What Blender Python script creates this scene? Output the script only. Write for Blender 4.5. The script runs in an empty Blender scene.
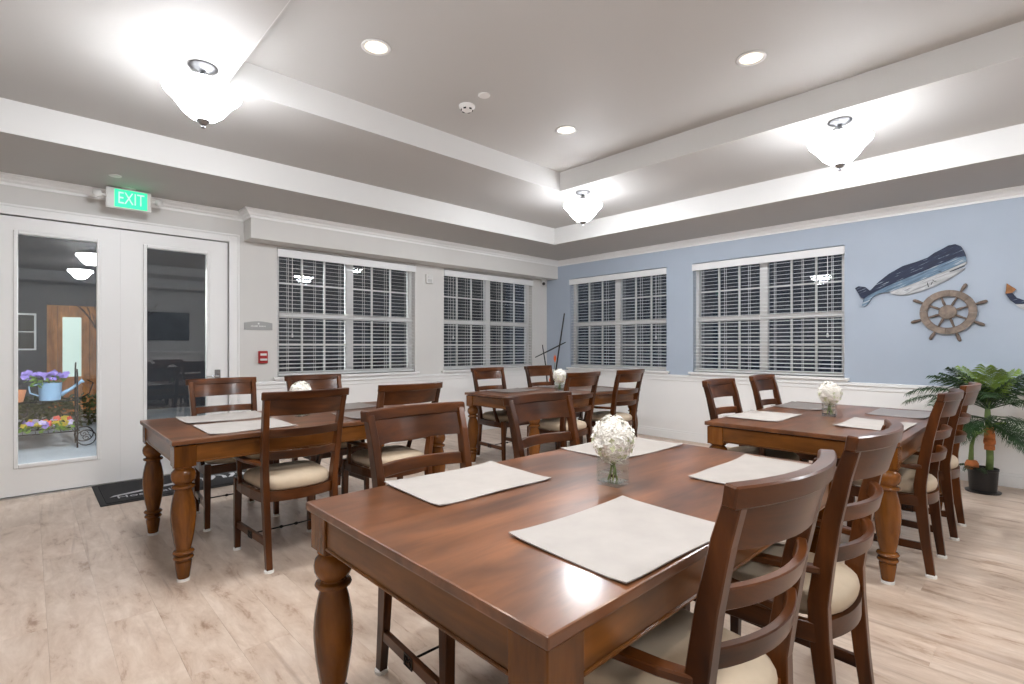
import bpy, bmesh, math, random
from mathutils import Vector, Matrix
random.seed(7)
PI = math.pi
D = bpy.data
S = bpy.context.scene
COL = S.collection

# ------------------------------------------------------------------ camera
CAM_H = 1.27
cam = D.cameras.new('camera'); camo = D.objects.new('camera', cam); COL.objects.link(camo)
cam.sensor_width = 36.0
cam.lens = 511.2 / 1024 * 36.0
cam.shift_y = (346.4 - 342.0) / 1024.0
cam.clip_start = 0.05
camo.location = (0, 0, CAM_H)
camo.rotation_euler = (PI / 2, 0, math.radians(46.62))
S.camera = camo

# ------------------------------------------------------------------ world / exposure
w = D.worlds.new('night_sky'); S.world = w; w.use_nodes = True
w.node_tree.nodes['Background'].inputs[0].default_value = (0.05, 0.07, 0.11, 1)
w.node_tree.nodes['Background'].inputs[1].default_value = 0.12
vs = S.view_settings
vs.view_transform = 'Standard'; vs.look = 'None'; vs.gamma = 1.0; vs.use_curve_mapping = False
vs.exposure = 1.65
LAMP = 27.0          # emission of the frosted bowls
BULB = 1.0          # watts of the bulb inside each bowl
CAN = 4.0           # watts of each recessed light
LAMP_COL = (0.93, 0.96, 1.0)

# ------------------------------------------------------------------ materials
def new_mat(name):
    m = D.materials.new(name); m.use_nodes = True
    return m, m.node_tree.nodes, m.node_tree.links, m.node_tree.nodes['Principled BSDF']
def plain(name, col, rough=0.5, metal=0.0, emit=None, estr=0.0, spec=None, noise=0.0, nscale=30, bump=0.0):
    m, N, L, b = new_mat(name)
    b.inputs['Base Color'].default_value = (*col, 1)
    b.inputs['Roughness'].default_value = rough
    b.inputs['Metallic'].default_value = metal
    if spec is not None: b.inputs['Specular IOR Level'].default_value = spec
    if emit:
        b.inputs['Emission Color'].default_value = (*emit, 1); b.inputs['Emission Strength'].default_value = estr
    if noise or bump:
        tc = N.new('ShaderNodeTexCoord'); t = N.new('ShaderNodeTexNoise')
        t.inputs['Scale'].default_value = nscale; t.inputs['Detail'].default_value = 4
        L.new(tc.outputs['Object'], t.inputs['Vector'])
        if noise:
            r = N.new('ShaderNodeValToRGB')
            r.color_ramp.elements[0].position = .3; r.color_ramp.elements[1].position = .7
            r.color_ramp.elements[0].color = (*[c * (1 - noise) for c in col], 1)
            r.color_ramp.elements[1].color = (*[min(1, c * (1 + noise)) for c in col], 1)
            L.new(t.outputs['Fac'], r.inputs[0]); L.new(r.outputs[0], b.inputs['Base Color'])
        if bump:
            bp = N.new('ShaderNodeBump'); bp.inputs['Strength'].default_value = bump; bp.inputs['Distance'].default_value = .002
            L.new(t.outputs['Fac'], bp.inputs['Height']); L.new(bp.outputs[0], b.inputs['Normal'])
    return m
def wood(name, dark, light, axis, rough=.3, scale=9.0, coat=.12, stretch=.10, spread=(.30, .72), spec=.28):
    m, N, L, b = new_mat(name)
    tc = N.new('ShaderNodeTexCoord'); oi = N.new('ShaderNodeObjectInfo')
    mp = N.new('ShaderNodeMapping'); sc = [1, 1, 1]; sc[axis] = stretch
    mp.inputs['Scale'].default_value = sc
    ad = N.new('ShaderNodeVectorMath'); ad.operation = 'ADD'
    mu = N.new('ShaderNodeMath'); mu.operation = 'MULTIPLY'; mu.inputs[1].default_value = 13.7
    L.new(oi.outputs['Random'], mu.inputs[0]); L.new(mu.outputs[0], ad.inputs[1])
    L.new(tc.outputs['Object'], mp.inputs[0]); L.new(mp.outputs[0], ad.inputs[0])
    n1 = N.new('ShaderNodeTexNoise'); n1.inputs['Scale'].default_value = scale; n1.inputs['Detail'].default_value = 6
    n1.inputs['Roughness'].default_value = .62; n1.inputs['Distortion'].default_value = .6
    L.new(ad.outputs[0], n1.inputs['Vector'])
    r = N.new('ShaderNodeValToRGB')
    r.color_ramp.elements[0].position = spread[0]; r.color_ramp.elements[1].position = spread[1]
    r.color_ramp.elements[0].color = (*dark, 1); r.color_ramp.elements[1].color = (*light, 1)
    L.new(n1.outputs['Fac'], r.inputs[0])
    n2 = N.new('ShaderNodeTexNoise'); n2.inputs['Scale'].default_value = scale * .9; n2.inputs['Detail'].default_value = 3
    mp2 = N.new('ShaderNodeMapping'); sc2 = [1, 1, 1]; sc2[axis] = .38; mp2.inputs['Scale'].default_value = sc2
    L.new(tc.outputs['Object'], mp2.inputs[0]); L.new(mp2.outputs[0], n2.inputs['Vector'])
    mr = N.new('ShaderNodeMapRange'); mr.inputs['From Min'].default_value = .3; mr.inputs['From Max'].default_value = .7
    mr.inputs['To Min'].default_value = .62; mr.inputs['To Max'].default_value = 1.3
    L.new(n2.outputs['Fac'], mr.inputs['Value'])
    hs = N.new('ShaderNodeHueSaturation'); L.new(mr.outputs[0], hs.inputs['Value']); L.new(r.outputs[0], hs.inputs['Color'])
    L.new(hs.outputs[0], b.inputs['Base Color'])
    b.inputs['Roughness'].default_value = rough
    b.inputs['Specular IOR Level'].default_value = spec
    b.inputs['Coat Weight'].default_value = coat; b.inputs['Coat Roughness'].default_value = .14
    bp = N.new('ShaderNodeBump'); bp.inputs['Strength'].default_value = .08; bp.inputs['Distance'].default_value = .002
    L.new(n1.outputs['Fac'], bp.inputs['Height']); L.new(bp.outputs[0], b.inputs['Normal'])
    return m
def plank_mat():
    m, N, L, b = new_mat('vinyl_plank')
    tc = N.new('ShaderNodeTexCoord'); oi = N.new('ShaderNodeObjectInfo')
    mp = N.new('ShaderNodeMapping'); mp.inputs['Scale'].default_value = (.42, 1.25, 1)
    mu = N.new('ShaderNodeMath'); mu.operation = 'MULTIPLY'; mu.inputs[1].default_value = 57.3
    ad = N.new('ShaderNodeVectorMath'); ad.operation = 'ADD'
    L.new(oi.outputs['Random'], mu.inputs[0]); L.new(mu.outputs[0], ad.inputs[1])
    L.new(tc.outputs['Object'], mp.inputs[0]); L.new(mp.outputs[0], ad.inputs[0])
    n1 = N.new('ShaderNodeTexNoise'); n1.inputs['Scale'].default_value = 9; n1.inputs['Detail'].default_value = 10
    n1.inputs['Roughness'].default_value = .68; n1.inputs['Distortion'].default_value = .35
    L.new(ad.outputs[0], n1.inputs['Vector'])
    r = N.new('ShaderNodeValToRGB'); e = r.color_ramp.elements
    e[0].position = .30; e[0].color = (.30, .19, .130, 1)
    e[1].position = .64; e[1].color = (.65, .535, .445, 1)
    x = e.new(.42); x.color = (.52, .398, .312, 1)
    L.new(n1.outputs['Fac'], r.inputs[0])
    mp2 = N.new('ShaderNodeMapping'); mp2.inputs['Scale'].default_value = (.12, 2.2, 1)
    ad2 = N.new('ShaderNodeVectorMath'); ad2.operation = 'ADD'
    L.new(mu.outputs[0], ad2.inputs[1]); L.new(tc.outputs['Object'], mp2.inputs[0]); L.new(mp2.outputs[0], ad2.inputs[0])
    n2 = N.new('ShaderNodeTexNoise'); n2.inputs['Scale'].default_value = 4.5; n2.inputs['Detail'].default_value = 5
    n2.inputs['Distortion'].default_value = 1.2
    L.new(ad2.outputs[0], n2.inputs['Vector'])
    r2 = N.new('ShaderNodeValToRGB'); r2.color_ramp.elements[0].position = .60; r2.color_ramp.elements[1].position = .70
    r2.color_ramp.elements[0].color = (0, 0, 0, 1); r2.color_ramp.elements[1].color = (.55, .55, .55, 1)
    L.new(n2.outputs['Fac'], r2.inputs[0])
    mx = N.new('ShaderNodeMix'); mx.data_type = 'RGBA'
    L.new(r2.outputs[0], mx.inputs['Factor']); L.new(r.outputs[0], mx.inputs['A']); mx.inputs['B'].default_value = (.27, .18, .13, 1)
    mr = N.new('ShaderNodeMapRange'); mr.inputs['To Min'].default_value = .96; mr.inputs['To Max'].default_value = 1.04
    L.new(oi.outputs['Random'], mr.inputs['Value'])
    hs = N.new('ShaderNodeHueSaturation'); L.new(mr.outputs[0], hs.inputs['Value'])
    L.new(mx.outputs['Result'], hs.inputs['Color']); L.new(hs.outputs[0], b.inputs['Base Color'])
    b.inputs['Roughness'].default_value = .36
    bp = N.new('ShaderNodeBump'); bp.inputs['Strength'].default_value = .12; bp.inputs['Distance'].default_value = .001
    L.new(n1.outputs['Fac'], bp.inputs['Height']); L.new(bp.outputs[0], b.inputs['Normal'])
    return m
def glass_mat(name, tint=(1, 1, 1), f0=.05):
    m = D.materials.new(name); m.use_nodes = True; N = m.node_tree.nodes; L = m.node_tree.links
    N.clear()
    o = N.new('ShaderNodeOutputMaterial'); mx = N.new('ShaderNodeMixShader'); lw = N.new('ShaderNodeLayerWeight')
    lw.inputs['Blend'].default_value = .5
    pw = N.new('ShaderNodeMath'); pw.operation = 'POWER'; pw.inputs[1].default_value = 4.0
    ma = N.new('ShaderNodeMath'); ma.operation = 'MULTIPLY_ADD'; ma.inputs[1].default_value = 1 - f0; ma.inputs[2].default_value = f0
    L.new(lw.outputs['Facing'], pw.inputs[0]); L.new(pw.outputs[0], ma.inputs[0])
    t = N.new('ShaderNodeBsdfTransparent'); t.inputs[0].default_value = (*tint, 1)
    g = N.new('ShaderNodeBsdfGlossy'); g.inputs['Roughness'].default_value = 0.0
    L.new(ma.outputs[0], mx.inputs[0]); L.new(t.outputs[0], mx.inputs[1]); L.new(g.outputs[0], mx.inputs[2])
    L.new(mx.outputs[0], o.inputs[0])
    return m

def weathered(name, col, scratch, amount=.62):
    m, N, L, b = new_mat(name)
    tc = N.new('ShaderNodeTexCoord'); mp = N.new('ShaderNodeMapping'); mp.vector_type = 'POINT'
    mp.inputs['Rotation'].default_value = (0, math.radians(24), 0); mp.inputs['Scale'].default_value = (7, 30, 75)
    t = N.new('ShaderNodeTexNoise'); t.inputs['Scale'].default_value = 1.0; t.inputs['Detail'].default_value = 5
    mp0 = N.new('ShaderNodeMapping'); mp0.inputs['Rotation'].default_value = (0, math.radians(24), 0)
    mp.inputs['Rotation'].default_value = (0, 0, 0)
    L.new(tc.outputs['Object'], mp0.inputs[0]); L.new(mp0.outputs[0], mp.inputs[0]); L.new(mp.outputs[0], t.inputs['Vector'])
    r = N.new('ShaderNodeValToRGB'); e_ = r.color_ramp.elements
    e_[0].position = .30; e_[0].color = (*[c * .6 for c in col], 1); e_[1].position = amount + .05; e_[1].color = (*scratch, 1)
    x_ = e_.new(amount - .03); x_.color = (*[c * 1.25 for c in col], 1)
    L.new(t.outputs['Fac'], r.inputs[0]); L.new(r.outputs[0], b.inputs['Base Color']); b.inputs['Roughness'].default_value = .65
    return m

M = {}
M['wall_grey'] = plain('wall_paint_grey', (.67, .655, .63), .6, noise=.015, nscale=3)
M['wall_blue'] = plain('wall_paint_blue', (.405, .465, .55), .6, noise=.02, nscale=3)
M['white'] = plain('white_trim_paint', (.85, .845, .835), .38)
M['wainscot'] = plain('white_wainscot', (.86, .85, .835), .45, noise=.01, nscale=4)
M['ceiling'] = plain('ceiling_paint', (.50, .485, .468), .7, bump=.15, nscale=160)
M['tray_face'] = plain('tray_face_lit', (.64, .63, .615), .6)  # same paint as the ceiling, lamplight on the upright sides put into the tone
M['plank'] = plank_mat()
M['subfloor'] = plain('subfloor', (.16, .115, .085), .8)
DK, LT = (.019, .0047, .0012), (.125, .037, .0072)
M['wood_x'] = wood('cherry_wood_x', DK, LT, 0)
M['wood_y'] = wood('cherry_wood_y', DK, LT, 1)
M['wood_z'] = wood('cherry_wood_z', DK, LT, 2)
M['tabletop'] = wood('tabletop_wood', (.055, .0195, .0085), (.255, .098, .0385), 1, rough=.32, scale=7, coat=.3, stretch=.16, spec=.4)
M['leg_wood'] = wood('table_leg_wood', (.052, .0155, .0026), (.255, .088, .0140), 2, rough=.22)
M['apron_x'] = wood('apron_wood_x', (.062, .0205, .0042), (.245, .089, .0165), 0, rough=.3)
M['apron_y'] = wood('apron_wood_y', (.062, .0205, .0042), (.245, .089, .0165), 1, rough=.3)
M['iron'] = plain('black_iron', (.012, .011, .011), .45, .6)
M['felt'] = plain('white_felt', (.78, .77, .74), .9)
M['cushion'] = plain('cream_fabric', (.50, .40, .29), .85, noise=.06, nscale=14, bump=.3)
M['mat'] = plain('linen_placemat', (.39, .362, .34), .85, noise=.05, nscale=10, bump=.4)
M['mat_grey'] = plain('taupe_vinyl_mat', (.22, .19, .175), .32, noise=.08, nscale=12)
M['petal'] = plain('white_petal', (.92, .90, .84), .7, noise=.05, nscale=30)
M['petal_g'] = plain('green_white_petal', (.66, .70, .45), .7)
M['leaf'] = plain('palm_leaf', (.026, .062, .020), .45, noise=.45, nscale=5)
M['leaf_y'] = plain('palm_leaf_young', (.20, .30, .06), .45, noise=.3, nscale=6)
M['stem'] = plain('green_stem', (.16, .24, .07), .55, noise=.3, nscale=18)
M['coir'] = plain('orange_wrap', (.66, .22, .075), .85, noise=.25, nscale=22, bump=.6)
M['pot'] = plain('black_plastic', (.008, .008, .009), .35)
M['soil'] = plain('dark_soil', (.03, .02, .014), .95, noise=.4, nscale=50)
M['glass'] = glass_mat('window_glass', (.96, .98, .98), .045)
M['door_glass'] = glass_mat('door_glass', (.96, .98, .98), .085)
M['vase_glass'] = glass_mat('vase_glass', (.97, .99, .98), .06)
M['water'] = glass_mat('vase_water', (.97, .99, .98), .03)
M['lamp_metal'] = plain('lamp_nickel', (.30, .30, .31), .3, 1.0)
M['chrome'] = plain('brushed_nickel', (.58, .58, .59), .22, 1.0)
M['bowl'] = plain('frosted_bowl', (.9, .9, .9), .4, emit=LAMP_COL, estr=LAMP)
M['lining'] = plain('bowl_lining', (.85, .85, .85), .6)
M['can_lens'] = plain('downlight_lens', (.9, .9, .9), .4, emit=(1.0, .84, .60), estr=.62)
M['slat'] = plain('white_slat', (.80, .80, .80), .45)
M['plastic'] = plain('white_plastic', (.78, .77, .75), .4)
M['red'] = plain('red_plastic', (.36, .015, .015), .35)
M['plaque'] = plain('grey_plaque', (.36, .36, .35), .4)
M['plaque_txt'] = plain('pale_lettering', (.72, .72, .70), .5)
M['exit_g'] = plain('exit_green', (.02, .5, .25), .5, emit=(.02, .80, .33), estr=.4)
M['exit_l'] = plain('exit_letter', (.6, .75, .66), .5, emit=(.42, .80, .60), estr=.22)
M['rug'] = plain('black_rug', (.022, .021, .023), .95, noise=.3, nscale=120, bump=.6)
M['rug_edge'] = plain('rubber_edge', (.012, .012, .013), .7)
M['rug_txt'] = plain('rug_print', (.50, .50, .52), .95)
M['navy'] = weathered('navy_paint', (.013, .022, .055), (.35, .40, .46), .63)
M['midblue'] = weathered('mid_blue_paint', (.12, .19, .27), (.45, .50, .54), .60)
M['belly'] = weathered('whitewash_paint', (.46, .47, .48), (.25, .27, .30), .63)
M['drift'] = plain('driftwood', (.235, .185, .15), .75, noise=.35, nscale=18)
M['drift_d'] = plain('driftwood_dark', (.17, .125, .10), .75, noise=.35, nscale=18)
M['rust'] = plain('rust_brown', (.30, .13, .045), .7, noise=.3, nscale=20)
M['black'] = plain('matte_black', (.010, .010, .011), .6)
M['stick'] = plain('black_stick', (.014, .013, .013), .7)
M['orange'] = plain('orange_petal', (.82, .15, .02), .6)
M['concrete'] = plain('patio_concrete', (.42, .46, .50), .8, noise=.1, nscale=2)
M['facade'] = plain('grey_siding', (.05, .055, .065), .75, noise=.1, nscale=4)
M['cedar'] = wood('cedar_board', (.36, .13, .04), (.62, .27, .09), 2, rough=.6, coat=0)
M['lit_pane'] = plain('lit_window', (.5, .6, .55), .4, emit=(.66, .84, .76), estr=.22)
M['night_pane'] = plain('dark_window', (.01, .012, .012), .1)
M['hedge'] = plain('hedge_leaf', (.05, .075, .02), .6, noise=.5, nscale=9)
M['purple'] = plain('purple_petal', (.27, .20, .55), .6, noise=.2, nscale=30)
M['blue_can'] = plain('pale_blue_enamel', (.30, .47, .66), .4)
M['yellow'] = plain('yellow_petal', (.72, .58, .06), .6)
M['redp'] = plain('red_petal', (.62, .06, .03), .6)
M['lilac'] = plain('lilac_petal', (.55, .48, .68), .6)
M['lime'] = plain('lime_leaf', (.22, .38, .05), .6)
M['terracotta'] = plain('terracotta', (.55, .22, .10), .8)
M['bark'] = plain('dark_bark', (.018, .013, .011), .9)
M['screen'] = plain('dark_screen', (.008, .008, .01), .15)

# ------------------------------------------------------------------ mesh builder
class MB:
    def __init__(s): s.v = []; s.f = []
    def add(s, vs, fs):
        o = len(s.v); s.v += [tuple(v) for v in vs]; s.f += [tuple(i + o for i in f) for f in fs]; return s
    def box(s, x0, x1, y0, y1, z0, z1):
        if x0 > x1: x0, x1 = x1, x0
        if y0 > y1: y0, y1 = y1, y0
        return s.add([(x0, y0, z0), (x1, y0, z0), (x1, y1, z0), (x0, y1, z0), (x0, y0, z1), (x1, y0, z1), (x1, y1, z1), (x0, y1, z1)],
                     [(0, 3, 2, 1), (4, 5, 6, 7), (0, 1, 5, 4), (1, 2, 6, 5), (2, 3, 7, 6), (3, 0, 4, 7)])
    def rings(s, rings, closed=True, cap=True):
        n = len(rings[0]); vs = [p for r in rings for p in r]; fs = []
        for i in range(len(rings) - 1):
            for j in range(n if closed else n - 1):
                a = i * n + j; b = i * n + (j + 1) % n
                fs.append((a, b, b + n, a + n))
        if cap and closed:
            fs.append(tuple(range(n - 1, -1, -1))); fs.append(tuple((len(rings) - 1) * n + j for j in range(n)))
        return s.add(vs, fs)
    def lathe(s, prof, n=24, c=(0, 0, 0), cap=True):
        return s.rings([[(c[0] + r * math.cos(2 * PI * j / n), c[1] + r * math.sin(2 * PI * j / n), c[2] + z) for j in range(n)] for r, z in prof], True, cap)
    def tube(s, path, rad, n=8):
        P = [Vector(p) for p in path]; R = rad if isinstance(rad, (list, tuple)) else [rad] * len(P)
        rings = []; up = None
        for i, p in enumerate(P):
            d = (P[min(i + 1, len(P) - 1)] - P[max(i - 1, 0)]).normalized()
            if up is None:
                up = Vector((0, 0, 1)) if abs(d.z) < .9 else Vector((1, 0, 0))
            a = d.cross(up).normalized(); b = a.cross(d).normalized(); up = b
            rings.append([p + (a * math.cos(2 * PI * j / n) + b * math.sin(2 * PI * j / n)) * R[i] for j in range(n)])
        return s.rings(rings)
    def bar(s, path, half, side):
        """rectangular section swept along path; half=[(h_side,h_other)], side = fixed side axis"""
        P = [Vector(p) for p in path]; rings = []; sd = Vector(side)
        H = half if isinstance(half, list) else [half] * len(P)
        for i, p in enumerate(P):
            d = (P[min(i + 1, len(P) - 1)] - P[max(i - 1, 0)]).normalized()
            o = d.cross(sd).normalized(); a = o.cross(d).normalized()
            hs, ho = H[i]
            rings.append([p - a * hs - o * ho, p + a * hs - o * ho, p + a * hs + o * ho, p - a * hs + o * ho])
        return s.rings(rings)
    def prism(s, poly, f0, f1):
        """poly list of 2d points; f0/f1 map (a,b)->3d for the two faces"""
        n = len(poly)
        return s.add([f0(*p) for p in poly] + [f1(*p) for p in poly],
                     [tuple(range(n - 1, -1, -1)), tuple(range(n, 2 * n))] + [(i, (i + 1) % n, n + (i + 1) % n, n + i) for i in range(n)])
    def mesh(s, name, bevel=0, smooth=False, seg=1, smooth_angle=None):
        me = D.meshes.new(name); me.from_pydata(s.v, [], s.f)
        bm = bmesh.new(); bm.from_mesh(me)
        bmesh.ops.recalc_face_normals(bm, faces=bm.faces)
        if bevel:
            ed = [e for e in bm.edges if len(e.link_faces) == 2 and e.calc_face_angle(0) > .5]
            bmesh.ops.bevel(bm, geom=ed, offset=bevel, segments=seg, affect='EDGES', profile=.6, clamp_overlap=True)
        bm.to_mesh(me); bm.free()
        if smooth:
            for p in me.polygons: p.use_smooth = True
            if smooth_angle is not None:
                try: me.set_sharp_from_angle(angle=smooth_angle)
                except Exception: pass
        return me
    def build(s, name, mat, parent=None, loc=None, **k):
        return link(name, s.mesh(name, **k), mat, parent, loc)
def link(name, me, mat, parent=None, loc=None):
    if mat is not None and not me.materials: me.materials.append(M[mat] if isinstance(mat, str) else mat)
    o = D.objects.new(name, me); COL.objects.link(o)
    if parent is not None: o.parent = parent
    if loc is not None: o.location = loc
    return o
def tag(o, label=None, cat=None, group=None, kind=None):
    if label: o['label'] = label
    if cat: o['category'] = cat
    if group: o['group'] = group
    if kind: o['kind'] = kind
    return o
def thing(name, label, cat, loc=(0, 0, 0), rz=0, group=None):
    o = D.objects.new(name, None); COL.objects.link(o); o.location = loc; o.rotation_euler = (0, 0, rz)
    return tag(o, label, cat, group)
def copy_tree(o, parent=None):
    c = o.copy(); COL.objects.link(c); c.parent = parent
    for ch in list(o.children): copy_tree(ch, c)
    return c
def struct(o): o['kind'] = 'structure'; return o
def text_mesh(txt, size, depth=.002, align='CENTER'):
    cu = D.curves.new('lettering', 'FONT'); cu.body = txt; cu.size = size; cu.extrude = depth; cu.align_x = align; cu.align_y = 'CENTER'
    cu.resolution_u = 3
    o = D.objects.new('tmp_text', cu); COL.objects.link(o)
    dg = bpy.context.evaluated_depsgraph_get(); dg.update()
    me = D.meshes.new_from_object(o.evaluated_get(dg))
    D.objects.remove(o); D.curves.remove(cu)
    me.materials.clear()
    return me

# ------------------------------------------------------------------ room dimensions
XL, YR = -5.95, 6.445          # inner faces of left (door) wall and blue wall
XE, YN = 3.6, -1.5             # unseen walls behind the camera
Z1, Z2, Z3 = 2.69, 2.915, 3.116
XO, YO = -4.78, 5.335          # outer tray edges
XI, YI, YNEAR = -3.60, 4.10, .90
XI2, XO2, YO2 = 2.0, 2.9, -.33
TH = .16
WIN_Z0, WIN_Z1 = .93, 2.375

# ------------------------------------------------------------------ floor
floor = struct(MB().box(XL - .02, XE, YN, YR + .02, -.12, -.012).build('floor', 'subfloor'))
PL, PW = 1.9, .195
rows = int(math.ceil((YR - YN) / PW))
pl_cache = {}
for r in range(rows):
    y0 = YN + r * PW; y1 = min(y0 + PW, YR)
    x = XL - random.random() * PL
    while x < XE:
        a, b = max(x, XL), min(x + PL, XE); x += PL
        if b - a < .02: continue
        key = (round(b - a, 3), round(y1 - y0, 3))
        if key not in pl_cache:
            pl_cache[key] = MB().box(0, b - a - .0003, 0, y1 - y0 - .0003, -.012, 0).mesh('plank', bevel=.0005)
        link('plank', pl_cache[key], 'plank', floor, (a, y0, 0))

# ------------------------------------------------------------------ walls
def wbox(mb, wall, u0, u1, n0, n1, z0, z1):
    """u along the wall, n into the room"""
    if wall == 'L': return mb.box(XL + n0, XL + n1, u0, u1, z0, z1)
    return mb.box(u0, u1, YR - n0, YR - n1, z0, z1)
def wpt(wall, u, n, z):
    return (XL + n, u, z) if wall == 'L' else (u, YR - n, z)
WINS = [('L', 2.018, 3.812), ('L', 4.29, 6.087), ('R', -5.432, -3.692), ('R', -3.301, -1.557)]
DOOR = (-.285, 1.525, 2.365)   # u0,u1,top of the opening
def wall(wallid, u0, u1, holes, ztop, name, mat):
    mb = MB(); u = u0
    for (a, b, z0, z1) in sorted(holes):
        wbox(mb, wallid, u, a, -TH, 0, 0, ztop)
        if z0 > 0: wbox(mb, wallid, a, b, -TH, 0, 0, z0)
        wbox(mb, wallid, a, b, -TH, 0, z1, ztop); u = b
    wbox(mb, wallid, u, u1, -TH, 0, 0, ztop)
    return struct(mb.build(name, mat))
wall('L', YN, YR + TH, [(DOOR[0], DOOR[1], 0, DOOR[2])] + [(a, b, WIN_Z0, WIN_Z1) for w_, a, b in WINS if w_ == 'L'], 3.3, 'wall_left', 'wall_grey')
wall('R', XL, XE, [(a, b, WIN_Z0, WIN_Z1) for w_, a, b in WINS if w_ == 'R'], 3.3, 'wall_back', 'wall_blue')
struct(MB().box(XE, XE + .15, YN - .15, YR + TH, 0, 3.3).build('wall_right', 'wall_grey'))
struct(MB().box(XL - TH, XE, YN - .15, YN, 0, 3.3).build('wall_near', 'wall_grey'))

# wainscot boards, chair rail, baseboard
def wains(wallid, u0, u1, k):
    wb = MB(); wbox(wb, wallid, u0, u1, 0, .010, 0, .83); struct(wb.build('trim_%d' % k, 'wainscot'))
    cr = MB(); wbox(cr, wallid, u0, u1, 0, .020, .800, .848); wbox(cr, wallid, u0, u1, 0, .034, .848, .870); wbox(cr, wallid, u0, u1, 0, .014, .870, .885)
    struct(cr.build('trim_%d' % (k + 1), 'white', bevel=.004))
wains('L', 1.625, YR - .034, 1); wains('R', XL, XE, 3)
for nm, wl, a, b in (('baseboard_left', 'L', 1.625, YR - .02), ('baseboard_back', 'R', XL, XE)):
    m_ = MB(); wbox(m_, wl, a, b, 0, .020, 0, .10); wbox(m_, wl, a, b, 0, .015, .10, .125); struct(m_.build(nm, 'white', bevel=.003))

# soffit box over the left windows
BX = .25
m_ = MB().box(XL, XL + BX, 1.67, YR, 2.396, Z1); struct(m_.build('wall_soffit_box', 'wall_grey'))
CROWN = [(0, 2.605), (.012, 2.605), (.014, 2.625), (.030, 2.637), (.034, 2.650), (.060, 2.668), (.064, 2.678), (.078, 2.680), (.078, Z1), (0, Z1)]
def crown(k, f, a, b):
    struct(MB().prism(CROWN, lambda n, z: f(a, n, z), lambda n, z: f(b, n, z)).build('trim_%d' % k, 'white'))
crown(11, lambda u, n, z: (XL + n, u, z), YN, 1.67)
# crown round the soffit box, mitred at its near corner
m_ = MB()
m_.prism(CROWN, lambda n, z: (XL + BX + n, 1.67 - n, z), lambda n, z: (XL + BX + n, YR, z))
m_.prism(CROWN, lambda n, z: (XL, 1.67 - n, z), lambda n, z: (XL + BX + n, 1.67 - n, z))
struct(m_.build('trim_12', 'white'))
crown(13, lambda u, n, z: (u, YR - n, z), XL + BX, XE)

# ceiling: soffit ring, tray ring, upper tray
TOP = 3.3
m_ = MB()
m_.box(XL, XO, YN, YR, Z1, TOP); m_.box(XO2, XE, YN, YR, Z1, TOP); m_.box(XO, XO2, YO, YR, Z1, TOP); m_.box(XO, XO2, YN, YO2, Z1, TOP)
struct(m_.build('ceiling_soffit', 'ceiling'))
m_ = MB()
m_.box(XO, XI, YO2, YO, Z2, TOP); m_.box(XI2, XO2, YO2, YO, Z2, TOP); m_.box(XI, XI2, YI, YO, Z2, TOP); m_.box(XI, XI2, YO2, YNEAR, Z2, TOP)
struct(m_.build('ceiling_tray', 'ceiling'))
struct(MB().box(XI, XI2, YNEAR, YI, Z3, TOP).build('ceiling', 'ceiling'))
e = .004
def faces(k, x0, x1, y0, y1, z0, z1):
    m_ = MB()
    m_.box(x0, x0 + e, y0, y1, z0, z1); m_.box(x1 - e, x1, y0, y1, z0, z1)
    m_.box(x0 + e, x1 - e, y1 - e, y1, z0, z1); m_.box(x0 + e, x1 - e, y0, y0 + e, z0, z1)
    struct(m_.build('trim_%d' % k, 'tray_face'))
faces(21, XO, XO2, YO2, YO, Z1, Z2); faces(22, XI, XI2, YNEAR, YI, Z2, Z3)

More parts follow.
